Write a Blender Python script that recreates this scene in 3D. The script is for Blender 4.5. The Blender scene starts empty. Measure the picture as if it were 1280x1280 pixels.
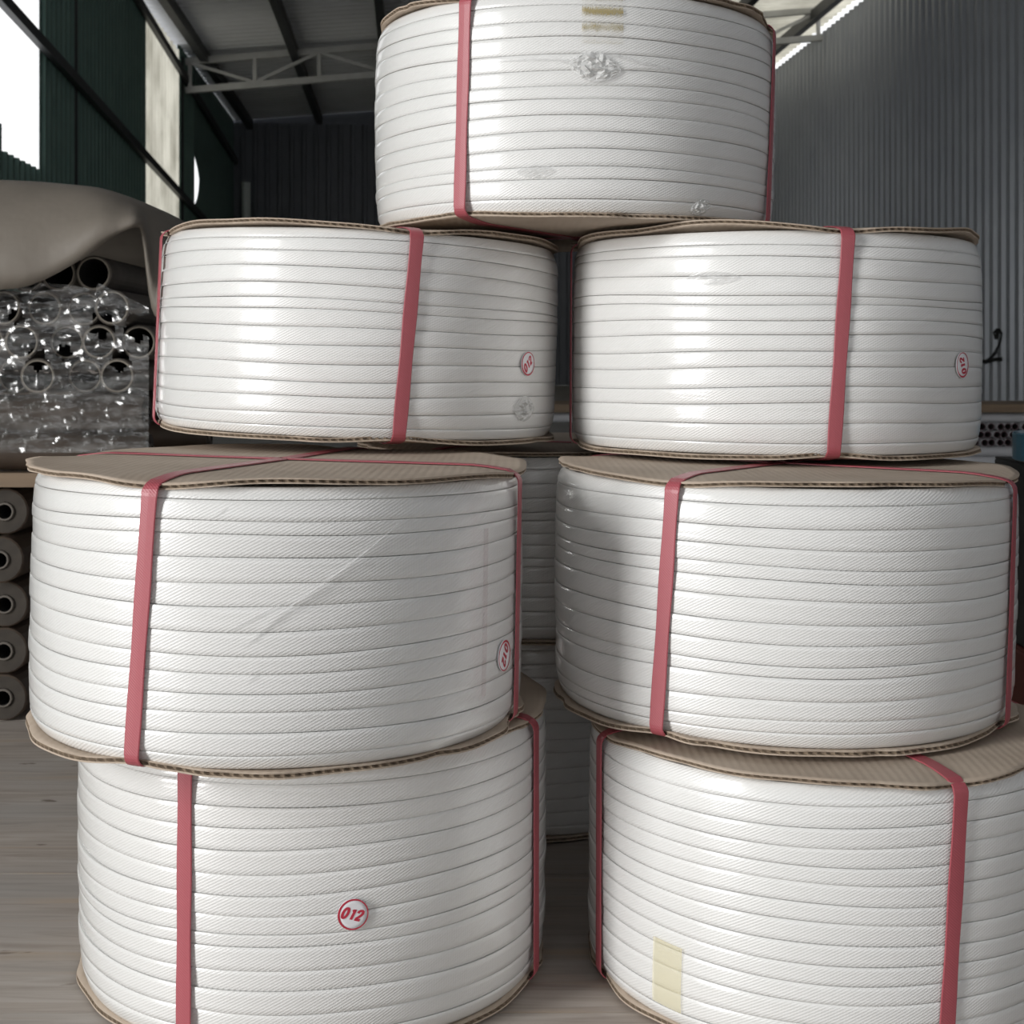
import bpy, bmesh, math, random
from math import sin, cos, pi, radians as RAD, exp
from mathutils import Vector, Matrix

C = bpy.context.scene.collection
SC = bpy.context.scene
# ------------------------------------------------------------------ camera
F = 1763.0
CAMZ = 0.512
cam_d = bpy.data.cameras.new('camera')
cam = bpy.data.objects.new('camera', cam_d); C.objects.link(cam)
cam.location = (0, 0, CAMZ); cam.rotation_euler = (RAD(90), 0, 0)
cam_d.sensor_width = 36; cam_d.lens = 36*F/1280
cam_d.shift_y = -190/1280
cam_d.clip_start = .02; cam_d.clip_end = 200
cam_d.dof.use_dof = True; cam_d.dof.focus_distance = 1.08; cam_d.dof.aperture_fstop = 26
SC.camera = cam
# ------------------------------------------------------------------ sky, light, exposure
w = bpy.data.worlds.new('overcast_sky'); SC.world = w; w.use_nodes = True
bg = w.node_tree.nodes['Background']
bg.inputs['Color'].default_value = (.98, .99, 1.0, 1); bg.inputs['Strength'].default_value = 1.2
SC.view_settings.view_transform = 'Standard'; SC.view_settings.look = 'None'
SC.view_settings.exposure = 0.09; SC.view_settings.gamma = 1.0
SC.view_settings.use_curve_mapping = False
# building frame: v runs down the shed, u across it (axis 4.2 degrees left of the view)
AX = math.atan((640-510)/F)
def B(u, v, z): return Vector((u*cos(AX) - v*sin(AX), u*sin(AX) + v*cos(AX), z))
UL, UR, V0, V1 = -3.6, 6.95, -7.0, 29.5          # left wall, right wall, front, back
def roof_z(u): return 5.36 + (u-UL)*0.083
DOOR = (-1.8, -.4, 3.1)                            # side door in the left wall: v from, v to, height
ld = bpy.data.lights.new('door_daylight', 'AREA')
ld.shape = 'RECTANGLE'; ld.size = 1.3; ld.size_y = 2.9; ld.energy = 240; ld.color = (1.0, .995, .985)
lo = bpy.data.objects.new('door_daylight', ld); C.objects.link(lo)
lo.location = B(UL-.25, (DOOR[0]+DOOR[1])/2, 1.6)
lo.rotation_euler = (RAD(90), 0, RAD(-90)+AX)

# ------------------------------------------------------------------ material helpers
def new_mat(name):
    m = bpy.data.materials.new(name); m.use_nodes = True
    nt = m.node_tree; return m, nt, nt.nodes['Principled BSDF']
def N(nt, t, **kw):
    n = nt.nodes.new(t)
    for k, v in kw.items():
        if k in n.inputs: n.inputs[k].default_value = v
        else: setattr(n, k, v)
    return n
def L(nt, a, b): nt.links.new(a, b)
def math_n(nt, op, a, b=None):
    n = nt.nodes.new('ShaderNodeMath'); n.operation = op
    for i, x in enumerate((a, b)):
        if x is None: continue
        if isinstance(x, (int, float)): n.inputs[i].default_value = x
        else: nt.links.new(x, n.inputs[i])
    return n.outputs[0]
def noisy(name, c1, c2, scale=20, rough=.6, metal=0, bump=0, bscale=None, stretch=(1, 1, 1), spec=.5, coat=0, bdist=.002):
    m, nt, b = new_mat(name)
    tc = N(nt, 'ShaderNodeTexCoord'); mp = N(nt, 'ShaderNodeMapping'); mp.inputs['Scale'].default_value = stretch
    L(nt, tc.outputs['Object'], mp.inputs['Vector'])
    no = N(nt, 'ShaderNodeTexNoise', Scale=scale, Detail=5.0)
    L(nt, mp.outputs[0], no.inputs['Vector'])
    r = N(nt, 'ShaderNodeValToRGB')
    r.color_ramp.elements[0].position = .3; r.color_ramp.elements[1].position = .7
    r.color_ramp.elements[0].color = (*c1, 1); r.color_ramp.elements[1].color = (*c2, 1)
    L(nt, no.outputs[0], r.inputs[0]); L(nt, r.outputs[0], b.inputs['Base Color'])
    b.inputs['Roughness'].default_value = rough; b.inputs['Metallic'].default_value = metal
    b.inputs['Specular IOR Level'].default_value = spec; b.inputs['Coat Weight'].default_value = coat
    if bump:
        n2 = N(nt, 'ShaderNodeTexNoise', Scale=bscale or scale, Detail=4.0)
        L(nt, mp.outputs[0], n2.inputs['Vector'])
        bp = N(nt, 'ShaderNodeBump', Strength=bump, Distance=bdist)
        L(nt, n2.outputs[0], bp.inputs['Height']); L(nt, bp.outputs[0], b.inputs['Normal'])
    return m

def strap_weave(name, col, col2, pu, pv, bump, rough, coat, film=True):
    """Embossed diamond weave on UVs laid out in metres."""
    m, nt, b = new_mat(name)
    uv = N(nt, 'ShaderNodeUVMap'); sp = N(nt, 'ShaderNodeSeparateXYZ'); L(nt, uv.outputs[0], sp.inputs[0])
    u, v = sp.outputs[0], sp.outputs[1]
    a = math_n(nt, 'ADD', math_n(nt, 'MULTIPLY', u, 2*pi/pu), math_n(nt, 'MULTIPLY', v, 2*pi/pv))
    c = math_n(nt, 'SUBTRACT', math_n(nt, 'MULTIPLY', u, 2*pi/pu), math_n(nt, 'MULTIPLY', v, 2*pi/pv))
    h = math_n(nt, 'MULTIPLY', math_n(nt, 'SINE', a), math_n(nt, 'SINE', c))
    h2 = math_n(nt, 'ADD', math_n(nt, 'MULTIPLY', h, .16), math_n(nt, 'MULTIPLY', math_n(nt, 'SINE', c), .42))
    bp = N(nt, 'ShaderNodeBump', Strength=bump, Distance=.0007)
    L(nt, h2, bp.inputs['Height'])
    tc = N(nt, 'ShaderNodeTexCoord')
    no = N(nt, 'ShaderNodeTexNoise', Scale=9.0, Detail=4.0); L(nt, tc.outputs['Object'], no.inputs['Vector'])
    mx = N(nt, 'ShaderNodeMix', data_type='RGBA')
    mx.inputs[6].default_value = (*col, 1); mx.inputs[7].default_value = (*col2, 1)
    L(nt, no.outputs[0], mx.inputs[0]); L(nt, mx.outputs[2], b.inputs['Base Color'])
    L(nt, bp.outputs[0], b.inputs['Normal'])
    b.inputs['Roughness'].default_value = rough
    b.inputs['Coat Weight'].default_value = coat
    b.inputs['Coat Roughness'].default_value = .17
    if film:   # clear stretch film lying over the strap: fine horizontal tension wrinkles
        mp = N(nt, 'ShaderNodeMapping'); mp.inputs['Scale'].default_value = (6, 6, 60)
        L(nt, tc.outputs['Object'], mp.inputs['Vector'])
        n2 = N(nt, 'ShaderNodeTexNoise', Scale=2.0, Detail=3.0); L(nt, mp.outputs[0], n2.inputs['Vector'])
        n3 = N(nt, 'ShaderNodeTexNoise', Scale=22.0, Detail=3.0); L(nt, tc.outputs['Object'], n3.inputs['Vector'])
        b2 = N(nt, 'ShaderNodeBump', Strength=.35, Distance=.002); L(nt, math_n(nt, 'ADD', n2.outputs[0], math_n(nt, 'MULTIPLY', n3.outputs[0], .8)), b2.inputs['Height'])
        L(nt, b2.outputs[0], b.inputs['Coat Normal'])
    return m

M = {}
M['strap'] = strap_weave('white_woven_strap', (.79, .785, .77), (.75, .745, .73), .0044, .0023, .32, .40, 1.0)
M['red'] = strap_weave('red_woven_strap', (.40, .085, .105), (.365, .074, .092), .0026, .0020, .22, .45, .15, film=False)
def cardboard():
    m = noisy('corrugated_cardboard', (.40, .32, .25), (.49, .405, .325), 14, .85, bump=.25, bscale=60)
    nt = m.node_tree; b = nt.nodes['Principled BSDF']
    tc = N(nt, 'ShaderNodeTexCoord'); wv = N(nt, 'ShaderNodeTexWave', Scale=48.0, Distortion=.6)
    L(nt, tc.outputs['Object'], wv.inputs['Vector'])
    bp = N(nt, 'ShaderNodeBump', Strength=.18, Distance=.0008); L(nt, wv.outputs[0], bp.inputs['Height'])
    old = b.inputs['Normal'].links[0].from_socket
    L(nt, old, bp.inputs['Normal']); L(nt, bp.outputs[0], b.inputs['Normal'])
    return m
M['card'] = cardboard()
M['flute'] = noisy('cardboard_flute', (.13, .095, .065), (.24, .18, .125), 200, .9)
M['paper_white'] = noisy('sticker_paper', (.80, .79, .82), (.84, .83, .86), 40, .5)
M['print_red'] = noisy('sticker_red_print', (.52, .03, .06), (.46, .025, .05), 60, .5)
def clear(name, col, alpha, rough, bump=0, scale=40, noise_alpha=False):
    m, nt, b = new_mat(name)
    b.inputs['Base Color'].default_value = (*col, 1); b.inputs['Roughness'].default_value = rough
    b.inputs['Alpha'].default_value = alpha; b.inputs['Coat Weight'].default_value = .6; b.inputs['Coat Roughness'].default_value = .08
    tc = N(nt, 'ShaderNodeTexCoord')
    if bump:
        n2 = N(nt, 'ShaderNodeTexNoise', Scale=scale, Detail=4.0); L(nt, tc.outputs['Object'], n2.inputs['Vector'])
        bp = N(nt, 'ShaderNodeBump', Strength=bump, Distance=.004); L(nt, n2.outputs[0], bp.inputs['Height']); L(nt, bp.outputs[0], b.inputs['Normal'])
    if noise_alpha:
        n2 = N(nt, 'ShaderNodeTexNoise', Scale=95.0, Detail=8.0, Roughness=.75); L(nt, tc.outputs['Object'], n2.inputs['Vector'])
        wv = N(nt, 'ShaderNodeTexWave', Scale=22.0, Distortion=2.2, bands_direction='Z'); wv.inputs['Detail Scale'].default_value = 40; L(nt, tc.outputs['Object'], wv.inputs['Vector'])
        sx = N(nt, 'ShaderNodeSeparateXYZ'); L(nt, tc.outputs['Object'], sx.inputs[0])
        gr = N(nt, 'ShaderNodeMapRange'); gr.inputs[1].default_value = .148; gr.inputs[2].default_value = .176; gr.inputs[3].default_value = .35; gr.inputs[4].default_value = 1; L(nt, sx.outputs[2], gr.inputs[0])
        r = N(nt, 'ShaderNodeMapRange'); r.inputs[1].default_value = .16; r.inputs[2].default_value = .5; r.inputs[3].default_value = .05; r.inputs[4].default_value = alpha
        L(nt, math_n(nt, 'MULTIPLY', math_n(nt, 'MULTIPLY', wv.outputs[0], n2.outputs[0]), gr.outputs[0]), r.inputs[0]); L(nt, r.outputs[0], b.inputs['Alpha'])
    return m
M['film_knot'] = clear('bunched_film_knot', (.80, .80, .79), .62, .3, .9, 130)
M['film'] = clear('crumpled_clear_film', (.86, .86, .86), .28, .12, .7, 90)
M['tape'] = clear('yellowed_clear_tape', (.82, .74, .42), .36, .3)
M['tape_dirty'] = clear('dirty_tape_residue', (.40, .32, .13), .80, .6, noise_alpha=True)
M['pink'] = clear('pink_ink_trace', (.62, .38, .42), .17, .5)
def wrap():
    m, nt, b = new_mat('stretch_wrap')
    tr = N(nt, 'ShaderNodeBsdfTransparent'); di = N(nt, 'ShaderNodeBsdfDiffuse'); gl = N(nt, 'ShaderNodeBsdfGlossy', Roughness=.2)
    tr.inputs['Color'].default_value = (.86, .86, .86, 1); di.inputs['Color'].default_value = (.42, .41, .40, 1)
    tc = N(nt, 'ShaderNodeTexCoord'); mp = N(nt, 'ShaderNodeMapping'); mp.inputs['Scale'].default_value = (1, 1, 5); L(nt, tc.outputs['Object'], mp.inputs['Vector'])
    no = N(nt, 'ShaderNodeTexNoise', Scale=14.0, Detail=6.0); L(nt, mp.outputs[0], no.inputs['Vector'])
    r = N(nt, 'ShaderNodeMapRange'); r.inputs[1].default_value = .45; r.inputs[2].default_value = .75; r.inputs[3].default_value = .03; r.inputs[4].default_value = .42; L(nt, no.outputs[0], r.inputs[0])
    m1 = N(nt, 'ShaderNodeMixShader'); L(nt, r.outputs[0], m1.inputs[0]); L(nt, tr.outputs[0], m1.inputs[1]); L(nt, di.outputs[0], m1.inputs[2])
    bp = N(nt, 'ShaderNodeBump', Strength=.22, Distance=.005); n2 = N(nt, 'ShaderNodeTexNoise', Scale=30.0, Detail=3.0); L(nt, mp.outputs[0], n2.inputs['Vector']); L(nt, n2.outputs[0], bp.inputs['Height']); L(nt, bp.outputs[0], gl.inputs['Normal'])
    fr = N(nt, 'ShaderNodeFresnel', IOR=1.5); L(nt, bp.outputs[0], fr.inputs['Normal'])
    m2 = N(nt, 'ShaderNodeMixShader'); L(nt, math_n(nt, 'ADD', fr.outputs[0], .05), m2.inputs[0]); L(nt, m1.outputs[0], m2.inputs[1]); L(nt, gl.outputs[0], m2.inputs[2])
    L(nt, m2.outputs[0], nt.nodes['Material Output'].inputs['Surface']); nt.nodes.remove(b); return m
M['wrap'] = wrap()
M['kraft'] = noisy('shaded_brown_kraft_paper', (.150, .130, .108), (.205, .178, .148), 6, .6, bump=.7, bscale=7, bdist=.012)  # brown-grey paper, its colour darkened partly to stand in for shade on the pile
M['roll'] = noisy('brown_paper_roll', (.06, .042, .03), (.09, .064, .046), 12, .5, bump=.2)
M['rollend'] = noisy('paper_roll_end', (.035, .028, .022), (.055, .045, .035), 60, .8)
M['core'] = noisy('grey_paper_core', (.10, .088, .075), (.15, .13, .11), 30, .7)
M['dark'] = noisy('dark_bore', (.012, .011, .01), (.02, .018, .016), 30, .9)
M['whitepipe'] = noisy('white_plastic_pipe', (.50, .50, .52), (.60, .60, .62), 8, .4)
M['polewhite'] = noisy('white_painted_pole', (.76, .82, .78), (.82, .87, .84), 4, .4)
M['tubeend'] = noisy('beige_tube_end', (.21, .185, .15), (.28, .25, .21), 60, .8)
M['plumtube'] = noisy('plum_brown_tube_end', (.075, .035, .045), (.11, .05, .06), 40, .6)
def plank_wood():
    m, nt, b = new_mat('worn_plank_wood')
    tc = N(nt, 'ShaderNodeTexCoord'); gi = N(nt, 'ShaderNodeObjectInfo')
    off = N(nt, 'ShaderNodeVectorMath', operation='ADD'); L(nt, tc.outputs['Object'], off.inputs[0])
    L(nt, math_n(nt, 'MULTIPLY', gi.outputs['Random'], 30), off.inputs[1])
    def nz(st, sc, det, ds=0):
        mp = N(nt, 'ShaderNodeMapping'); mp.inputs['Scale'].default_value = st; L(nt, off.outputs[0], mp.inputs['Vector'])
        n = N(nt, 'ShaderNodeTexNoise', Scale=sc, Detail=det, Distortion=ds); L(nt, mp.outputs[0], n.inputs['Vector']); return n.outputs[0]
    def ramp(f, *st):
        r = N(nt, 'ShaderNodeValToRGB')
        r.color_ramp.elements[0].position, r.color_ramp.elements[0].color = st[0][0], (*st[0][1], 1)
        r.color_ramp.elements[1].position, r.color_ramp.elements[1].color = st[-1][0], (*st[-1][1], 1)
        for p_, c_ in st[1:-1]: r.color_ramp.elements.new(p_).color = (*c_, 1)
        L(nt, f, r.inputs[0]); return r.outputs[0]
    def mix(f, a_, b_, mode='MIX'):
        n = N(nt, 'ShaderNodeMix', data_type='RGBA'); n.blend_type = mode
        for i, x in ((0, f), (6, a_), (7, b_)):
            if isinstance(x, float): n.inputs[i].default_value = x
            elif isinstance(x, tuple): n.inputs[i].default_value = (*x, 1)
            else: L(nt, x, n.inputs[i])
        return n.outputs[2]
    base = ramp(nz((2, 26, 10), 3.0, 8, 1.2), (.28, (.31, .26, .225)), (.5, (.42, .365, .32)), (.72, (.50, .455, .415)))
    warm = ramp(nz((1.2, 16, 8), 2.4, 5, .6), (.56, (0, 0, 0)), (.72, (1, 1, 1)))
    c = mix(warm, base, (.47, .355, .25))
    grey = ramp(nz((1, 3, 3), 2.5, 5), (.42, (0, 0, 0)), (.7, (.7, .7, .7)))
    c = mix(grey, c, (.40, .385, .37))
    knot = ramp(nz((4, 9, 9), 4.0, 4, .4), (.70, (0, 0, 0)), (.76, (.85, .85, .85)))
    c = mix(knot, c, (.13, .095, .07))
    L(nt, c, b.inputs['Base Color']); b.inputs['Roughness'].default_value = .55
    bp = N(nt, 'ShaderNodeBump', Strength=.2, Distance=.001); L(nt, nz((2, 30, 10), 4.0, 6, 1), bp.inputs['Height']); L(nt, bp.outputs[0], b.inputs['Normal'])
    return m
M['greywood'] = plank_wood()
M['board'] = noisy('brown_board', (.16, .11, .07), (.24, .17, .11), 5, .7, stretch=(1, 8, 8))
M['conc'] = noisy('grey_concrete', (.16, .15, .14), (.23, .22, .205), 3, .8, bump=.2)
M['green'] = noisy('dark_green_steel_sheet', (.15, .25, .215), (.19, .30, .255), 3, .45)
M['steel'] = noisy('blue_grey_steel_sheet', (.44, .465, .51), (.50, .525, .56), 1.5, .34, metal=.25)
M['backsteel'] = noisy('slate_steel_sheet', (.16, .17, .20), (.19, .20, .23), 1.5, .45)
M['roofsheet'] = noisy('grey_roof_sheet', (.66, .67, .69), (.74, .75, .77), 1.2, .5)
M['darksteel'] = noisy('dark_painted_steel', (.035, .037, .038), (.05, .052, .053), 6, .5)
M['trussgrey'] = noisy('pale_grey_steel', (.50, .50, .49), (.58, .58, .57), 6, .5)
M['redbox'] = noisy('dark_red_carton', (.20, .05, .035), (.26, .07, .05), 12, .7)
M['darkbox'] = noisy('dark_grey_carton', (.05, .045, .045), (.075, .07, .066), 12, .7)
M['blue'] = noisy('blue_tape_roll', (.10, .28, .42), (.14, .36, .50), 14, .3, coat=.5)
M['black'] = noisy('black_spray_paint', (.012, .012, .014), (.018, .018, .02), 20, .6)
def fibre():
    m, nt, b = new_mat('translucent_fibreglass')
    tr = N(nt, 'ShaderNodeBsdfTranslucent'); di = N(nt, 'ShaderNodeBsdfDiffuse'); mx = N(nt, 'ShaderNodeMixShader')
    tc = N(nt, 'ShaderNodeTexCoord'); no = N(nt, 'ShaderNodeTexNoise', Scale=1.4, Detail=5.0); L(nt, tc.outputs['Object'], no.inputs['Vector'])
    r = N(nt, 'ShaderNodeValToRGB'); r.color_ramp.elements[0].color = (.42, .40, .33, 1); r.color_ramp.elements[1].color = (.84, .81, .70, 1)
    r.color_ramp.elements[0].position = .3; r.color_ramp.elements[1].position = .65
    L(nt, no.outputs[0], r.inputs[0]); L(nt, r.outputs[0], tr.inputs['Color'])
    di.inputs['Color'].default_value = (.6, .58, .5, 1); mx.inputs[0].default_value = .75
    L(nt, di.outputs[0], mx.inputs[1]); L(nt, tr.outputs[0], mx.inputs[2])
    L(nt, mx.outputs[0], nt.nodes['Material Output'].inputs['Surface']); nt.nodes.remove(b)
    return m
M['fibre'] = fibre()

# ------------------------------------------------------------------ mesh helpers
class MB:
    def __init__(s): s.v = []; s.f = []; s.uv = []; s.mi = []
    def vert(s, p, uv=(0, 0)): s.v.append(tuple(p)); s.uv.append(uv); return len(s.v)-1
    def face(s, idx, mi=0): s.f.append(tuple(idx)); s.mi.append(mi)
    def grid(s, rows, mi=0, flip=False, close_u=False):
        """rows: list of lists of vertex indices"""
        for a, b in zip(rows, rows[1:]):
            n = len(a)
            for i in range(n if close_u else n-1):
                j = (i+1) % n
                q = (a[i], a[j], b[j], b[i])
                s.face(q[::-1] if flip else q, mi)
    def box(s, c, d, mat=None, mi=0):
        vs = []
        for z in (-1, 1):
            for y in (-1, 1):
                for x in (-1, 1):
                    p = Vector((x*d[0]/2, y*d[1]/2, z*d[2]/2))
                    if mat: p = mat @ p
                    vs.append(s.vert(Vector(c)+p))
        for q in ((0, 2, 3, 1), (4, 5, 7, 6), (0, 1, 5, 4), (2, 6, 7, 3), (0, 4, 6, 2), (1, 3, 7, 5)):
            s.face([vs[i] for i in q], mi)
    def bar(s, a, b, wx, wz, up=(0, 0, 1), mi=0):
        a, b = Vector(a), Vector(b); d = (b-a); l = d.length; d.normalize()
        x = d.cross(Vector(up)); x.normalize(); z = x.cross(d)
        s.box((a+b)/2, (wx, l, wz), Matrix((x, d, z)).transposed(), mi)
    def tube(s, a, b, r, n=16, ri=None, mi=0, mi_bore=None, mi_end=None):
        """solid rod, or a hollow tube when ri is given (open bore)"""
        a, b = Vector(a), Vector(b); d = (b-a).normalized()
        x = d.orthogonal().normalized(); y = d.cross(x)
        def ring(c, rr): return [s.vert(c + (x*cos(2*pi*i/n)+y*sin(2*pi*i/n))*rr) for i in range(n)]
        bv = min(.002, r*.08)
        o = [ring(a, r-bv), ring(a+d*bv, r), ring(b-d*bv, r), ring(b, r-bv)]
        s.grid(o, mi, close_u=True)
        me = mi if mi_end is None else mi_end
        if ri:
            i0, i1 = ring(a, ri), ring(b, ri)
            s.grid([i0, o[0]], me, close_u=True); s.grid([o[3], i1], me, close_u=True)
            j0, j1 = ring(a, ri), ring(b, ri)
            s.grid([j0, j1], mi if mi_bore is None else mi_bore, flip=True, close_u=True)
        else:
            s.face(o[0][::-1], me); s.face(o[3], me)
    def build(s, name, mats, parent=None, smooth=False, loc=None):
        me = bpy.data.meshes.new(name); me.from_pydata(s.v, [], s.f)
        if not isinstance(mats, (list, tuple)): mats = [mats]
        for m in mats: me.materials.append(m)
        me.polygons.foreach_set('material_index', s.mi)
        ul = me.uv_layers.new(name='UVMap')
        li = [0]*len(me.loops); me.loops.foreach_get('vertex_index', li)
        flat = []
        for i in li: flat.extend(s.uv[i])
        ul.data.foreach_set('uv', flat)
        if smooth: me.polygons.foreach_set('use_smooth', [True]*len(me.polygons))
        me.update()
        o = bpy.data.objects.new(name, me); C.objects.link(o)
        if parent: o.parent = parent
        if loc: o.location = loc
        return o
def tag(o, label=None, cat=None, group=None, kind=None):
    if label: o['label'] = label
    if cat: o['category'] = cat
    if group: o['group'] = group
    if kind: o['kind'] = kind
    return o
def empty(name, loc, rot=(0, 0, 0)):
    o = bpy.data.objects.new(name, None); C.objects.link(o); o.location = loc; o.rotation_euler = rot
    o.empty_display_size = .05; return o
def recentre(o):
    """move a top-level mesh's origin to the middle of its base"""
    vs = [v.co for v in o.data.vertices]
    c = Vector(((min(v.x for v in vs)+max(v.x for v in vs))/2, (min(v.y for v in vs)+max(v.y for v in vs))/2, min(v.z for v in vs)))
    o.data.transform(Matrix.Translation(-c)); o.location = c
    return o
def part_copy(o, parent, loc=None):
    c = o.copy(); C.objects.link(c); c.parent = parent
    if loc is not None: c.location = loc
    return c

# ------------------------------------------------------------------ the shed
def corrugated(name, fn, s0, s1, t0, t1, pitch, depth, mat, parent=None, nt_=1):
    """fn(s, t, out) -> point. Ribs repeat along s."""
    mb = MB(); rows = [[] for _ in range(nt_+1)]
    n = int(round((s1-s0)/pitch))
    for k in range(n):
        for fr, d in ((0, 0), (.55, 0), (.66, depth), (.89, depth)):
            s = s0 + (k+fr)*(s1-s0)/n
            for j in range(nt_+1):
                t = t0 + (t1-t0)*j/nt_
                rows[j].append(mb.vert(fn(s, t, d)))
    for j in range(nt_+1): rows[j].append(mb.vert(fn(s1, t0+(t1-t0)*j/nt_, 0)))
    mb.grid(rows)
    return mb.build(name, mat, parent)
fl = MB(); fl.face([fl.vert(B(UL-.1, V0, -.022)), fl.vert(B(UR+.1, V0, -.022)), fl.vert(B(UR+.1, V1+.1, -.022)), fl.vert(B(UL-.1, V1+.1, -.022))])
floor = tag(fl.build('floor', M['conc']), kind='structure')
rng = random.Random(5)
y = .20
while y < 2.55:                                   # planks laid on the concrete
    wd = .30
    p = MB(); p.box((0, 0, 0), (4.2, wd-.0014, .020))
    o = p.build('plank', M['greywood'], floor, loc=(-.1+rng.uniform(-.1, .1), y+wd/2+.007, -.0105+rng.uniform(-.0002, .0002)))
    o.data.transform(Matrix.Identity(4)); y += wd

wl = lambda v, z, d: B(UL+d, v, z)
def wallpiece(nm, parent, v0, v1, z0, z1, mat=M['green'], pitch=.2): return corrugated(nm, wl, v0, v1, z0, z1, pitch, .03, mat, parent)
TOPL = roof_z(UL)
wall_left = tag(wallpiece('wall_left', None, V0, DOOR[0], -.02, TOPL), kind='structure')
wallpiece('wall_sheet', wall_left, DOOR[0], DOOR[1], DOOR[2], TOPL)
wallpiece('wall_sheet', wall_left, DOOR[1], 9.0, -.02, TOPL)
wallpiece('wall_sheet', wall_left, 9.0, 12.75, -.02, CAMZ+2.08)
wallpiece('wall_sheet', wall_left, 12.75, 14.1, -.02, CAMZ+1.86)
wallpiece('wall_sheet', wall_left, 14.1, 15.5, -.02, TOPL)
wallpiece('wall_sheet', wall_left, 15.5, 19.6, -.02, TOPL)
o = wallpiece('translucent_sheet', wall_left, 19.6, 22.4, -.02, TOPL, M['fibre'], .28); o['label'] = 'pale translucent sheet letting daylight through'
wallpiece('wall_sheet', wall_left, 22.4, 24.0, -.02, TOPL+.10)
g = MB()                                           # last sheets with a lens-shaped gap between them
pts = [(-.02, 0), (3.12, 0), (3.25, .10), (3.42, .17), (3.62, .2), (3.78, .13), (3.95, 0), (TOPL+.1, 0)]
a = [g.vert(B(UL+.01, 24.0, z)) for z, q in pts]; b = [g.vert(B(UL+.01, 24.1-q*.2, z)) for z, q in pts]; g.grid([a, b])
a = [g.vert(B(UL+.01, 24.1+q*2.6, z)) for z, q in pts]; b = [g.vert(B(UL+.01, V1, z)) for z, q in pts]; g.grid([a, b])
g.build('torn_sheet', M['green'], wall_left)
for va, za, vb, zb_ in ((3.0, CAMZ+3.71, V1-.05, CAMZ+2.16), (17.5, CAMZ+4.80, V1-.05, CAMZ+4.09)):   # rails, sagging away from us
    g = MB(); g.bar(B(UL+.07, va, za), B(UL+.07, vb, zb_), .07, .11); g.build('girt', M['darksteel'], wall_left)
for v in (15.5, 22.75):
    g = MB(); g.box(B(UL+.016, v, TOPL/2-.02), (.04, .12, TOPL-.04), Matrix.Rotation(AX, 3, 'Z')); g.build('wall_post', M['darksteel'], wall_left)
wr = lambda v, z, d: B(UR-d, v, z)
wall_right = tag(corrugated('wall_right', wr, V0, V1, -.02, CAMZ+.79*UR, .235, .045, M['steel']), kind='structure')
wb = lambda u, z, d: B(u, V1-d, z)
wall_back = tag(corrugated('wall_back', wb, UL, UR, -.02, roof_z(UL)+.05, .25, .04, M['backsteel']), kind='structure')
wf = lambda u, z, d: B(u, V0+d, z)
wall_front_added = tag(corrugated('wall_front_added', wf, UL, UR, 3.3, roof_z(UL)+.1, .25, .04, M['backsteel']), kind='structure')  # unseen strip over the open front, added to cut sky fill from behind the camera
def roof_fn(v, u, d): return B(u, v, roof_z(u)+.13-d)
ceiling = tag(corrugated('ceiling', roof_fn, V0, V1, UL-.2, 5.0, .25, .04, M['roofsheet']), kind='structure')
corrugated('roof_sheet', roof_fn, V0, 19.0, 5.0, UR+.3, .25, .04, M['roofsheet'], ceiling)
o = corrugated('skylight_sheet', roof_fn, 19.0, V1, 5.0, UR+.3, .25, .04, M['fibre'], ceiling); o['label'] = 'translucent daylight roof sheet'
for k in range(8):
    u = UL + .35 + k*1.42
    g = MB(); g.bar(B(u, V0, roof_z(u)-.02), B(u, V1-.05, roof_z(u)-.02), .12, .18); g.build('purlin', M['darksteel'], ceiling)
g = MB()                                           # gable infill over the back wall
gv = [g.vert(B(UL, V1+.02, roof_z(UL))), g.vert(B(UR, V1+.02, roof_z(UL))), g.vert(B(UR, V1+.02, roof_z(UR)+.14)), g.vert(B(UL, V1+.02, roof_z(UL)+.14))]
g.face(gv[::-1]); g.build('gable_sheet', M['backsteel'], wall_back)
# the sloping parallel-chord truss across the shed
def truss(vt, label):
    t = empty('roof_truss', B(0, vt, 4.6)); inv = Matrix.Translation(-t.location)
    def P(u, dz): return B(u, vt, CAMZ + 4.31 + (u-UL)*.098 + dz) - t.location
    g = MB(); g.bar(P(UL+.05, 0), P(UR-.12, 0), .09, .10); g.build('bottom_chord', M['trussgrey'], t)
    g = MB(); g.bar(P(UL+.05, .46), P(UR-.12, .46), .09, .10); g.build('top_chord', M['trussgrey'], t)
    n = 10; sp = (UR-UL-.3)/n
    for k in range(n+1):
        u = UL+.12+k*sp
        g = MB(); g.bar(P(u, .04), P(u, .43), .06, .06, (0, 1, 0)); g.build('web_post', M['trussgrey'], t)
        if k < n:
            a, b = ((.42, .05), (.05, .42))[k % 2]
            g = MB(); g.bar(P(u+.04, a), P(u+sp-.04, b), .05, .05, (0, 1, 0)); g.build('web_diagonal', M['trussgrey'], t)
    return tag(t, label, 'truss')
truss(22.9, 'pale grey steel roof truss spanning the shed under the dark purlins')
g = MB(); g.tube(B(1.2, V1-.3, 4.4), B(-1.2, V1-.3, 2.6), .02, 6); g.build('brace_rod', M['trussgrey'], wall_back)
pl = MB(); pl.tube((0, 0, 0), (0, 0, 4.09), .09, 10)
o = pl.build('standing_pole', M['polewhite'], loc=B(UL+.36, 28.6, -.02)); tag(o, 'pale grey pole standing in the far left corner of the shed', 'pole')

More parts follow.
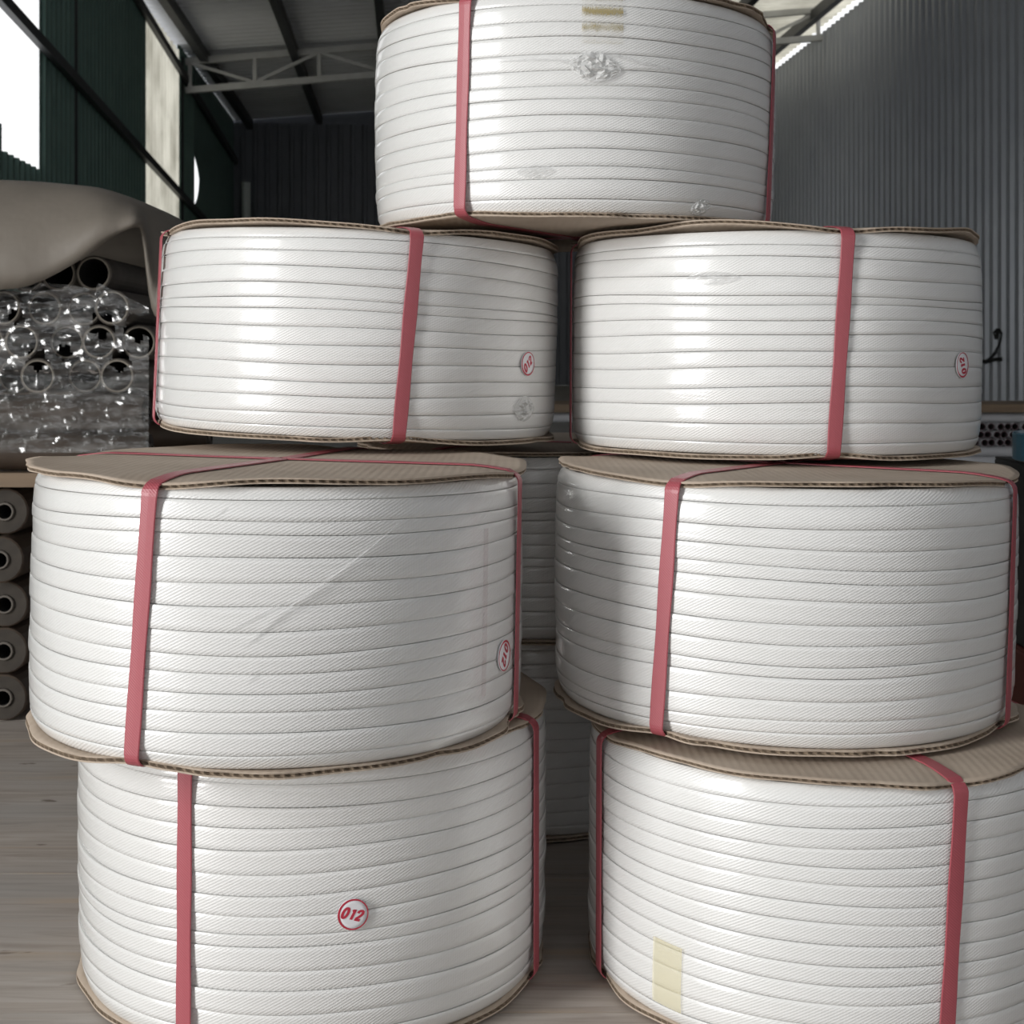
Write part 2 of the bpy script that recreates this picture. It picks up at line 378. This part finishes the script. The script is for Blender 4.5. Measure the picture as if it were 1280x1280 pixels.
# ------------------------------------------------------------------ coils of strapping
SW = .0124        # red strap width
class Coil:
    def __init__(s, label, cx, cy, z0, H, straps, seed, R=.2, tilt=(0, 0), turns=14, group='coils of white strapping', lift=.003, over=0):
        s.r = random.Random(seed); s.R = R; s.H = H; s.straps = straps; s.tilt = tilt
        s.ph = [s.r.uniform(0, 2*pi) for _ in range(24)]
        s.root = tag(empty('strapping_coil', (cx, cy, z0), (RAD(tilt[0]), RAD(tilt[1]), 0)), label, 'coil', group)
        s.dents = [[(s.r.uniform(0, 2*pi), s.r.uniform(-.002, .0035), s.r.uniform(.02, .09)) for _ in range(14)] for _ in range(2)]
        s.zb, s.zt = .0052, H-.0052
        s.lift = lift; s.over = over
        s.disc(True); s.disc(False); s.winding(turns)
        for tt, tb in straps: s.strap(tt, tb)
    def gauss(s, th, wid, top):
        v = 0
        for tt, tb in s.straps:
            d = (th - (tt if top else tb) + pi) % (2*pi) - pi
            v = max(v, exp(-(d/wid)**2))
        return v
    def env(s, th, z):
        t = (z - s.zb)/(s.zt-s.zb)*2-1
        p = s.ph
        return s.R - .0012 + .0010*sin(2*th+p[0]) + .0006*sin(5*th+p[1]) + .0010*sin(1.5*t+p[2]) - .0065*abs(t)**14 - .0014*t*t
    def wave(s, th, k):
        p = s.ph; return .0022*sin(th+p[3]+k*.36) + .0014*sin(2*th+p[4]-k*.48) + .0006*sin(5*th+p[5]+k*.9)
    def zpos(s, th, k, n):
        f = k/n; fade = min(1, 4*f*(1-f)*1.6)
        return s.zb + (s.zt-s.zb)*s.frac[k] + s.wave(th, k)*fade
    def winding(s, n):
        r = s.r; hs = [r.uniform(.84, 1.12)*(.6 if r.random() < .14 else 1) for _ in range(n)]
        hs[0] *= .8; hs[-1] *= .8
        tot = sum(hs); s.frac = [0]
        for h in hs: s.frac.append(s.frac[-1]+h/tot)
        NS = 120
        for k in range(n):
            mb = MB(); rows = [[] for _ in range(8)]
            dr = r.uniform(-.0003, .0003); sh = r.uniform(-.00022, .00028); pa, pb = r.uniform(0, 6), r.uniform(0, 6)
            fl_ = r.uniform(0, 100); cut = r.uniform(.0002, .0013)
            for i in range(NS+1):
                th = -pi + 2*pi*i/NS
                a, b = s.zpos(th, k, n), s.zpos(th, k+1, n)
                g = .00010 + .00012*max(0, sin(3*th+pa))
                a += g; b -= g; h = b-a
                loc = dr - cut*s.gauss(th, .075, True) + .0003*sin(2*th+pa) + .00025*sin(7*th+pb)
                prof = ((a, -.022), (a, -.0006), (a+.0004, -.00012), (a+h*.25, sh*-.5), (b-h*.25, sh*.5), (b-.0004, -.00012), (b, -.0006), (b, -.022))
                for j, (z, d) in enumerate(prof):
                    rr = s.env(th, z) + d + (loc if -.02 < d else 0)
                    if j in (1, 2, 5, 6): rr += (-sh*.8 if j < 3 else sh*.8)
                    rows[j].append(mb.vert((rr*sin(th), -rr*cos(th), z), (th*s.R+fl_, z)))
            mb.grid(rows)
            o = mb.build('strap_turn', M['strap'], s.root)
            o.data.polygons.foreach_set('use_smooth', [(f//NS) in (1, 2, 3, 4, 5) for f in range(7*NS)])
    def edge(s, th, top):
        q = 6 if top else 12; p = s.ph
        g = s.gauss(th, .10, top)
        dn = sum(dd*exp(-(((th-t0+pi) % (2*pi)-pi)/ww)**2) for t0, dd, ww in s.dents[top])
        rr = s.R - .0022 + s.over + .0020*sin(3*th+p[q]) + .0014*sin(7*th+p[q+1]) + .0008*sin(17*th+p[q+2]) - dn
        return rr*(1-g) + (s.R-.0055)*g
    def droop(s, th, x, top):
        """height of the disc's outer face relative to flat, positive outwards"""
        q = 9 if top else 15; p = s.ph
        g = s.gauss(th, .22, top)
        up = (.45*s.lift + s.lift*.35*sin(4*th+p[q]) + s.lift*.22*sin(9*th+p[q+1]))
        if not top: up = up*.35 - .001
        e = up*(1-g) - .0042*g
        return e*max(0, (x-.80)/.20)**1.6
    def disc(s, top):
        T = .0042; NS = 360; mb = MB()
        xs = (.03, .5, .80, .86, .92, .97, 1)
        face, inner = [], []
        sg = 1 if top else -1; z0 = s.H if top else 0
        for x in xs:
            ra, rb = [], []
            for i in range(NS):
                th = 2*pi*i/NS; e = s.edge(th, top); rr = e*x
                dz = s.droop(th, x, top)
                ra.append(mb.vert((rr*sin(th), -rr*cos(th), z0+sg*dz)))
                r2 = (e-.0006*sin(31*th)-.0008)*x
                rb.append(mb.vert((r2*sin(th), -r2*cos(th), z0+sg*(dz-T))))
            face.append(ra); inner.append(rb)
        mb.grid(face, 0, flip=not top, close_u=True); mb.grid(inner, 0, flip=top, close_u=True)
        lip1, mid, lip2 = [], [], []
        for i in range(NS):
            th = 2*pi*i/NS; e = s.edge(th, top); dz = s.droop(th, 1, top)
            for lst, rr, d in ((lip1, e-.0002, .0011), (mid, e-(.0030 if i % 2 else .0004), T/2), (lip2, e-.001, T-.0009)):
                lst.append(mb.vert((rr*sin(th), -rr*cos(th), z0+sg*(dz-d))))
        mb.grid([face[-1], lip1], 0, flip=not top, close_u=True)
        mb.grid([lip1, mid, lip2], 1, flip=not top, close_u=True)
        mb.grid([lip2, inner[-1]], 0, flip=not top, close_u=True)
        o = mb.build('cardboard_disc', [M['card'], M['flute']], s.root, smooth=False)
        n1 = 2*(len(xs)-1)*NS
        o.data.polygons.foreach_set('use_smooth', [f < n1 for f in range(len(o.data.polygons))])
    def strap(s, tt, tb):
        """one red band: centre of the top disc, over the rim, down the side, under"""
        Rm = max(s.env(tt+(tb-tt)*f, s.zb+(s.zt-s.zb)*(1-f)) for f in (.3, .5, .7)) + .0012
        path = []                                       # (r, z, theta)
        lift = .0009
        for x in (.02, .4, .7, .8, .86, .91, .945):
            path.append((x*s.R, s.H + s.droop(tt, x*s.R/s.edge(tt, True), True) + lift, tt))
        for i in range(1, 6):
            a = i/6*pi/2; path.append((Rm-.009*(1-sin(a)), s.H-.0125+.009*cos(a), tt))
        n = 10
        for i in range(n+1):
            f = i/n; path.append((Rm, s.H-.0125+(.0125-(s.H-.0125))*f, tt+(tb-tt)*f))
        for i in range(1, 6):
            a = i/6*pi/2; path.append((Rm-.009*(1-cos(a)), .0125-.009*sin(a), tb))
        for x in (.945, .91, .86, .8, .7, .4, .02):
            path.append((x*s.R, -s.droop(tb, x*s.R/s.edge(tb, False), False) - lift*.6, tb))
        mb = MB(); rows = []; l = 0; last = None
        # local frame
        P = [Vector((r_*sin(t), -r_*cos(t), z)) for r_, z, t in path]
        for i, p in enumerate(P):
            th = path[i][2]; tan = Vector((cos(th), sin(th), 0))
            d = (P[min(i+1, len(P)-1)] - P[max(i-1, 0)]).normalized()
            side = (tan - d*tan.dot(d)).normalized(); nrm = side.cross(d)
            nrm = -nrm if nrm.dot(Vector((sin(th), -cos(th), 0))+Vector((0, 0, .4 if i < 12 else -.4))) < 0 else nrm
            if last is not None: l += (p-last).length
            last = p; row = []
            hw = SW/2 + .0003*sin(i*1.3)
            for q, nn in ((-1, .0003), (-.9, .0007), (0, .0008), (.9, .0007), (1, .0003), (1, -.0002), (-1, -.0002)):
                # bend across the width so the band hugs the curved side
                row.append(mb.vert(p + side*q*hw + nrm*(nn - .5*(q*hw)**2/s.R*(1 if 6 < i < 24 else 0)), (q*hw, l)))
            rows.append(row)
        mb.grid(rows, close_u=True)
        mb.face(rows[0]); mb.face(rows[-1][::-1])
        o = mb.build('binding_strap', M['red'], s.root, smooth=False)
        return o
    def map(s, th0, zc, x, yy, rot, off):
        a = x*cos(rot)-yy*sin(rot); b = x*sin(rot)+yy*cos(rot)
        th = th0 + a/s.R; z = zc+b; r = s.env(th, z)+off
        return Vector((r*sin(th), -r*cos(th), z))
    def patch(s, name, th0, zc, wdt, hgt, mat, rot=0, off=.0016, oval=False, parent=None, crumple=0, seed=0, nx=12, ny=12, inner=0):
        mb = MB(); r = random.Random(seed)
        if oval:
            n = 40; rad = [1, .66, .33] if not inner else [1, (1+inner)/2, inner]
            rows = []
            base = [mb.vert(s.map(th0, zc, wdt/2*cos(2*pi*i/n), hgt/2*sin(2*pi*i/n), rot, off-.0009)) for i in range(n)]
            rows.append(base)
            for q in rad: rows.append([mb.vert(s.map(th0, zc, q*wdt/2*cos(2*pi*i/n), q*hgt/2*sin(2*pi*i/n), rot, off)) for i in range(n)])
            mb.grid(rows, close_u=True)
            if not inner: mb.face(rows[-1])
        else:
            rows = []
            for j in range(ny+1):
                row = []
                for i in range(nx+1):
                    fx, fy = i/nx*2-1, j/ny*2-1
                    sh = 1
                    d = 0
                    if crumple:
                        sh = (1-fx*fx)**.8*.9+.1
                        d = crumple*(r.random()**2)*(1-abs(fx)**2)*(1-abs(fy)**3)
                    row.append(mb.vert(s.map(th0, zc, fx*wdt/2, fy*hgt/2*sh, rot, off+d)))
                rows.append(row)
            mb.grid(rows)
        o = mb.build(name, mat, parent or s.root, smooth=not crumple)
        return o
    def crease(s, pts, wd, hgt):
        """a raised pinch in the film along (theta, z) points"""
        mb = MB(); rows = []; n = 24; r = random.Random(len(pts)+7)
        for i in range(n+1):
            f = i/n*(len(pts)-1); k = min(int(f), len(pts)-2); q = f-k
            th = RAD(pts[k][0]*(1-q)+pts[k+1][0]*q); z = pts[k][1]*(1-q)+pts[k+1][1]*q
            e = sin(pi*i/n); ww = wd*(.35+.65*e)*r.uniform(.7, 1.2)
            rows.append([mb.vert(s.map(th, z, x*ww, x*ww*.9, 0, .0012+h*e*r.uniform(.6, 1.2))) for x, h in ((-1, 0), (-.3, hgt*.6), (0, hgt), (.3, hgt*.5), (1, 0))])
        mb.grid(rows); return mb.build('film_crease', M['film'], s.root, smooth=True)
    def sticker(s, thd, zc, size, rotd, aspect=1.0):
        rot = RAD(rotd); th = RAD(thd)
        st = s.patch('number_sticker', th, zc, size*aspect, size, M['paper_white'], rot, .0019, oval=True)
        st['label'] = 'small round white sticker printed 012 in red'
        # printed rim, thicker on its left, and the three slanted digits
        mb = MB(); n = 48; k = size/2
        ro = [mb.vert(s.map(th, zc, k*aspect*cos(2*pi*i/n), k*sin(2*pi*i/n), rot, .00205)) for i in range(n)]
        ri = [mb.vert(s.map(th, zc, k*aspect*(.895*cos(2*pi*i/n)+.035), k*.895*sin(2*pi*i/n), rot, .00205)) for i in range(n)]
        mb.grid([ro, ri], close_u=True); mb.build('sticker_ring', M['print_red'], st)
        mb = MB()
        zero = [(.19*cos(t)*(1.0 if abs(cos(t)) > .3 else .95), .44*sin(t)) for t in [2*pi*i/20 for i in range(21)]]
        one = [(-.10, .27), (.02, .36), (.07, .44), (.07, .1), (.07, -.2), (.07, -.46)]
        two = [(-.19, .18), (-.17, .33), (-.08, .42), (.05, .43), (.16, .36), (.18, .22), (.13, .06), (0, -.14), (-.15, -.30), (-.19, -.39), (.0, -.39), (.21, -.39)]
        for cx, pts in ((-.62, zero), (-.06, one), (.52, two)):
            P = [Vector((x+cx, yy)) for x, yy in pts]; rows = []
            for i, p in enumerate(P):
                d = (P[min(i+1, len(P)-1)]-P[max(i-1, 0)])
                if pts is zero and i in (0, len(P)-1): d = P[1]-P[-2]
                d.normalize(); nn = Vector((-d.y, d.x))*.112
                rows.append([mb.vert(s.map(th, zc, (q.x*1.05+q.y*.22)*size*.39*aspect, q.y*size*.37, rot, .0021)) for q in (p+nn, p-nn)])
            mb.grid(rows)
        mb.build('sticker_digits', M['print_red'], st)

D = RAD
def st(*degs): return [(D(a), D(b)) for a, b in degs]
# bottom tier
t1l = Coil('white strapping coil at bottom left of the stack, round 012 sticker low on its front', -.1682, 1.2213, .001, .220,
           st((-20.8, -21.2), (71, 71), (159, 159), (-111, -111)), 11, lift=.001)
t1l.sticker(15.2, .1065, .0228, -16)
t1r = Coil('white strapping coil at bottom right of the stack, yellowed tape strip near its foot', .2641, 1.2104, .001, .208,
           st((18, 14.3), (-75, -75.5), (107, 107), (-164, -164)), 12, lift=.0015)
o = t1r.patch('tape_strip', D(-47), .043, .029, .050, M['tape'], D(-2), .0016); o['label'] = 'yellowed clear tape strip'
bk1 = Coil('strapping coil standing on the floor in the dark gap behind the two front columns', .02, 1.69, .001, .219, st((-40, -40), (50, 50)), 13, lift=.0005)
# second tier
t2l = Coil('white strapping coil second from the bottom in the left column, diagonal film crease on it', -.1901, 1.1594, .226, .204,
           st((-18.0, -21.3), (77.5, 76.5), (166, 166), (-106, -106)), 21, tilt=(0, .8), over=.0015, lift=.002)
t2l.sticker(67, .062, .0235, -116)
t2l.crease([(34, .176), (24, .150), (8, .112), (1, .088)], .0036, .0030)
t2l.crease([(10, .122), (4, .112), (-2, .100)], .0014, .0012)
t2l.crease([(-2, .186), (-5, .178)], .0014, .0012)
t2l.crease([(4, .076), (2, .066)], .0012, .0012)
o = t2l.patch('ink_trace', D(57.7), .10, .0065, .125, M['pink'], D(-1), .0014); o['label'] = 'faint pink vertical ink trace'
t2r = Coil('white strapping coil second from the bottom on the right, its left side shaded', .2356, 1.2538, .2135, .2065,
           st((-35.2, -38.4), (58.5, 54.5), (146, 146), (-124, -124)), 22, tilt=(0, .8), over=.001, lift=.0012)
bk2 = Coil('strapping coil glimpsed in the dark gap between the second tier coils, behind them', .02, 1.62, .2235, .195, st((-35, -35), (55, 55)), 23, lift=.0005)
# third tier
t3l = Coil('tilted white strapping coil third from the bottom on the left, glossy film and sticker', -.1580, 1.4276, .439, .194,
           st((19.6, 17.0), (-67.2, -68.5), (112, 112), (-158, -158)), 31, tilt=(0, 2.2), lift=.003)
t3l.sticker(57.5, .076, .0222, 44)
t3l.patch('film_crease', D(57), .034, .034, .024, M['film_knot'], 0, .0015, crumple=.004, seed=3)
t3r = Coil('white strapping coil third from the bottom on the right, before the corrugated wall', .2576, 1.4068, .4245, .2045,
           st((8.2, 5.0), (-87.2, -86), (95, 95), (-178, -178)), 32, tilt=(0, .4), lift=.005, over=.001)
t3r.sticker(46.8, .084, .0228, 112)
t3r.patch('film_crease', D(-25), .158, .05, .012, M['film'], 0, .0015, crumple=.003, seed=4)
# top
t4 = Coil('topmost white strapping coil resting on the two coils of the third tier', .0616, 1.4203, .6355, .203,
          st((-31.3, -32.6), (70.8, 64), (159, 159), (-121, -121)), 41, tilt=(0, .4), lift=.002)
t4.patch('film_crease', D(2.5), .130, .046, .026, M['film_knot'], D(-8), .0015, crumple=.0065, seed=1, nx=16)
t4.crease([(-24, .137), (-14, .137), (-5, .136), (4, .122), (12, .130), (24, .133)], .0018, .0016)
t4.crease([(0, .143), (7, .141), (14, .135), (26, .131)], .0016, .0014)
t4.patch('film_crease', D(33), .013, .024, .014, M['film_knot'], D(15), .0015, crumple=.004, seed=2)
t4.patch('film_crease', D(-12), .040, .035, .012, M['film'], 0, .0015, crumple=.003, seed=5)
o = t4.patch('tape_residue', D(4.5), .172, .036, .044, M['tape_dirty'], 0, .0016); o['label'] = 'dirty yellow-brown tape residue'

# ------------------------------------------------------------------ wrapped pile on the left
def PX(px, py, d): return Vector(((px-640)/F*d, d, CAMZ-(py-450)/F*d))
rp = random.Random(77)
# rolls lying end-on at the foot of the pile
RR = .0329
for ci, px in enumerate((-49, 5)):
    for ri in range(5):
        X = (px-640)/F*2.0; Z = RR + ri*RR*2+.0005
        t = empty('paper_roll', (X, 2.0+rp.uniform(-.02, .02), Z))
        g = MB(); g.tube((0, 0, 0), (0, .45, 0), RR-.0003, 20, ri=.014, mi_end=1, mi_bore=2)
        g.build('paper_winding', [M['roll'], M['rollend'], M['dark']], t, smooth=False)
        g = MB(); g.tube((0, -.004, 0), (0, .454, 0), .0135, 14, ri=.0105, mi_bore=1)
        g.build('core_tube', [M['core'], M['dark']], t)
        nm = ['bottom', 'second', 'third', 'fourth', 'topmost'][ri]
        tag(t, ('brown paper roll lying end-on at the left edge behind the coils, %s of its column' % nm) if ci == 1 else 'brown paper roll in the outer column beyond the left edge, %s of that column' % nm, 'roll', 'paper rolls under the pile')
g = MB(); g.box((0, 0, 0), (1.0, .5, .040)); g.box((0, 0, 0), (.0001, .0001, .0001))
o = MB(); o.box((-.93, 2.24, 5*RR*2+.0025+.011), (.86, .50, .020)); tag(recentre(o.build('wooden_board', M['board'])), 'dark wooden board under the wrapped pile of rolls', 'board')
zb = 5*RR*2+.0025+.021
# kraft rolls lying along the pile
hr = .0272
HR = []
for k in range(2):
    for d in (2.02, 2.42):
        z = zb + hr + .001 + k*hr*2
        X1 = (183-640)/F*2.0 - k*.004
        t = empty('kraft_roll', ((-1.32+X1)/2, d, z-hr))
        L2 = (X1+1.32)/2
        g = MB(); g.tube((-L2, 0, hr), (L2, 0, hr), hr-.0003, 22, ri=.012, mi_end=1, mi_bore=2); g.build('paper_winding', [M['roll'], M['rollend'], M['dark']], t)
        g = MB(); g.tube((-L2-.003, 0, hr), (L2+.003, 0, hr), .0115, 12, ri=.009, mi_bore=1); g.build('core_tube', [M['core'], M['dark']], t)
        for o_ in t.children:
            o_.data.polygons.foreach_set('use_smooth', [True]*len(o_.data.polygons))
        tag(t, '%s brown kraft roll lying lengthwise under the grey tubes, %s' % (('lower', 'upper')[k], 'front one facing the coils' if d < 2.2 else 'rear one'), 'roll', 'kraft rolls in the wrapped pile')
# grey cardboard tubes, ends towards us
zt0 = zb + hr*4 + .003
tr = .0252; step = .0512
n = 0
for row in range(4):
    z = zt0 + tr + row*step*.93
    x0 = (150-640)/F*2.0 + (step/2 if row % 2 else 0)
    for k in range(5 if row < 3 else 3):
        X = x0 - k*step - (step if row == 3 else 0)
        yy = 1.985 + rp.uniform(-.03, .03)
        t = empty('cardboard_tube', (X, yy, z-tr))
        g = MB(); g.tube((0, 0, tr), (0, .55, tr), tr-.0003, 24, ri=tr-.0048, mi_end=1, mi_bore=2); o = g.build('tube_wall', [M['core'], M['tubeend'], M['dark']], t)
        tag(t, 'grey cardboard tube seen end-on in the film-wrapped pile, %s row, %s' % (['bottom', 'second', 'third', 'top'][row], ['nearest the coils', 'second from the coils', 'third from the coils', 'fourth from the coils', 'fifth from the coils', 'sixth from the coils', 'seventh from the coils'][k]), 'tube', 'cardboard tubes in the wrapped pile')
ztop = zt0 + 4*step*.93
# crumpled stretch film pulled tight across tubes and rolls, torn open round a few tube ends
mb = MB(); nx, ny = 110, 70
holes = ((128, 407, 15), (173, 409, 17), (47, 450, 13), (150, 450, 13), (20, 395, 9), (80, 440, 9))
X0, X1, Y0, Y1 = -200, 186, 345, 566
fold = [(rp.uniform(-.25, .25), rp.uniform(.08, .30), rp.uniform(0, 6), rp.uniform(.4, 1)) for _ in range(8)] + [(rp.choice((-1, 1, 1))*rp.uniform(.5, 1.3), rp.uniform(.04, .10), rp.uniform(0, 6), rp.uniform(.5, 1.3)) for _ in range(5)]
vid = {}
def tops(px): return 372 - 18*sin((px+60)/70) if px < 120 else 352 + (px-120)*.5
for j in range(ny+1):
    for i in range(nx+1):
        px = X0+(X1-X0)*i/nx; y0 = tops(px); py = y0+(Y1-y0)*j/ny
        d = 0
        for a, fr, ph, am in fold: d += am*abs(sin((py + a*px)*fr + ph + .5*sin(px*.02+ph)))
        dd = (1.938) - .0013*d*(1 if py < 465 else .55) + .0012*rp.uniform(-1, 1)
        vid[i, j] = (mb.vert(PX(px, py, dd)), px, py)
for j in range(ny):
    for i in range(nx):
        q = [vid[i, j], vid[i+1, j], vid[i+1, j+1], vid[i, j+1]]
        cx = sum(t[1] for t in q)/4; cy = sum(t[2] for t in q)/4
        if any((cx-a)**2+(cy-b)**2 < (r_*(1+.2*sin(5*math.atan2(cy-b, cx-a))))**2 for a, b, r_ in holes): continue
        mb.face([t[0] for t in q])
o = mb.build('stretch_film', M['wrap'], smooth=True); tag(recentre(o), 'shiny crumpled clear stretch film pulled around the tubes and kraft rolls', 'film')
# kraft sheet thrown over the pile
cols = [(-330, 215, 385), (-200, 218, 372), (-90, 220, 366), (0, 222, 362), (35, 224, 360), (75, 228, 341), (110, 231, 319), (135, 240, 299), (155, 248, 288), (170, 255, 281), (179, 260, 286), (184, 266, 340), (190, 273, 392), (198, 282, 398), (206, 296, 402)]
mb = MB(); rows = []
for i, (px, ty, by) in enumerate(cols):
    row = []
    w_ = .012*sin(i*1.7)
    for f, d in ((1, 1.895), (.72, 1.885), (.4, 1.915), (.15, 1.955), (0, 2.0), (-.06, 2.12), (-.05, 2.3), (.1, 2.52), (.5, 2.6)):
        fold = .035 if i >= 10 else 0
        dy = d + w_*(.6 if .2 < f < .9 else .2) + fold*(1 if f > .1 and d < 2.4 else .3) + (.010*sin(i*2.3+f*4) if 0 < f < 1 else 0)
        py = ty+(by-ty)*max(f, 0)
        p = PX(px, py, dy if d < 2.05 else 2.0)
        z = p.z
        if d > 2.05: z = PX(px, ty, 2.0).z + (.006, .004, -.014, -.11)[(2.12, 2.3, 2.52, 2.6).index(d)]
        row.append(mb.vert((p.x, dy, z)))
    rows.append(row)
mb.grid(rows)
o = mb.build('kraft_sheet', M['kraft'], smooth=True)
m_ = o.modifiers.new('sub', 'SUBSURF'); m_.levels = 1; m_.render_levels = 1
m_ = o.modifiers.new('sol', 'SOLIDIFY'); m_.thickness = .002
tag(recentre(o), 'sheet of brown kraft paper draped over the wrapped pile of tubes', 'paper sheet')

# ------------------------------------------------------------------ pipe stack far right
ZP = 7.0
pr = .026
def xpipe(y, z, lab):
    g = MB(); g.tube((.1, y, z), (2.95, y, z), pr, 18, ri=pr*.8); o = g.build('white_pipe', M['whitepipe'], smooth=False); tag(recentre(o), lab, 'pipe', 'white pipes lying across the stack')
z = -.02+pr
for k in range(2):
    for r in range(2): xpipe(ZP+r*.45+.03, z+k*2*pr, '%s white pipe at the foot of the far pipe stack, %s side' % (('lower', 'upper')[k], ('near', 'far')[r]))
z0 = -.02+4*pr
ORD = 'first second third fourth fifth sixth seventh eighth ninth tenth eleventh twelfth thirteenth fourteenth fifteenth sixteenth seventeenth eighteenth'.split()
er = .0195
for row in range(3):
    for k in range(18):
        x = 2.86 - k*.0405 - (.02 if row % 2 else 0)
        t = MB(); t.tube((x, ZP-.02+rp.uniform(-.02, .02), z0+er+row*er*2), (x, ZP+.6, z0+er+row*er*2), er, 14, ri=er*.72, mi_end=1, mi_bore=2)
        o = t.build('plum_tube', [M['whitepipe'], M['plumtube'], M['dark']])
        tag(recentre(o), 'thin plum tube end in the far pipe stack, %s row, %s from its right end' % (('bottom', 'middle', 'top')[row], ORD[k]), 'tube', 'plum tube ends in the far stack')
z1 = z0+6*er
for r in range(2): xpipe(ZP+r*.45+.03, z1+pr, 'white pipe lying on top of the plum tube ends under the board, %s side' % ('near', 'far')[r])
g = MB(); g.box((1.5, ZP+.24, z1+2*pr+.021), (2.9, .62, .040)); tag(recentre(g.build('wooden_board', M['board'])), 'brown board lying on top of the far pipe stack', 'board')
# cartons and a blue roll at the right edge
def carton(name, c, d, mat, label):
    t = empty(name, (c[0], c[1], c[2]))
    g = MB(); g.box((0, 0, d[2]/2), d); o = g.build('carton_body', mat, t)
    m = o.modifiers.new('bev', 'BEVEL'); m.width = .003; m.segments = 2
    for s in (-1, 1):
        g = MB(); g.box((s*d[0]/4, 0, d[2]+.0012), (d[0]/2-.002, d[1]-.002, .0022)); g.build('flap', mat, t)
    tag(t, label, 'carton'); return t
carton('carton', (.885, 1.98, .0005), (.33, .30, .098), M['redbox'], 'low dark red carton on the floor at the right edge, under a grey one')
carton('carton', (.893, 1.98, .102), (.33, .30, .262), M['darkbox'], 'dark grey carton on the low red carton at the right edge')
g = MB(); g.tube((.815, 2.0, .369), (.815, 2.0, .409), .10, 40, ri=.06); tag(recentre(g.build('tape_roll', M['blue'], smooth=False)), 'shiny blue tape roll lying on the dark grey carton at the right edge', 'roll')

# spray-painted number on the right wall
def W(px, py):
    u = UR-.05; v = u/math.tan(math.atan((px-640)/F)+AX)
    p = B(u, v, 0); return Vector((p.x, p.y, CAMZ+(450-py)/F*p.y))
# fixed (v, z) strokes of the number, written on the ribs
def stroke(mb, pts, wd):
    P = [Vector(p) for p in pts]; rows = []
    for i, p in enumerate(P):
        d = (P[min(i+1, len(P)-1)]-P[max(i-1, 0)]).normalized()
        nrm = Vector((-cos(AX), -sin(AX), 0)); s = d.cross(nrm).normalized()
        rows.append([mb.vert(p+s*q*wd/2+nrm*.004*(1-abs(q))) for q in (-1, 0, 1)])
    mb.grid(rows)
mb = MB()
stroke(mb, [W(*q) for q in ((1244, 421), (1242, 416), (1245, 413), (1249, 413), (1252, 417), (1251, 424), (1248, 433), (1243, 442), (1237, 449), (1231, 453))], .05)
stroke(mb, [W(*q) for q in ((1243, 421), (1247, 421), (1248, 417), (1245, 415))], .06)
stroke(mb, [W(*q) for q in ((1212, 452), (1222, 451), (1233, 452), (1244, 449), (1253, 449))], .045)
stroke(mb, [W(*q) for q in ((1218, 408), (1225, 412), (1226, 417))], .04)
stroke(mb, [W(*q) for q in ((1220, 431), (1226, 434), (1226, 440))], .04)
o = mb.build('painted_number', M['black'], wall_right); o['label'] = 'black hand-painted digit 2 with an underline'
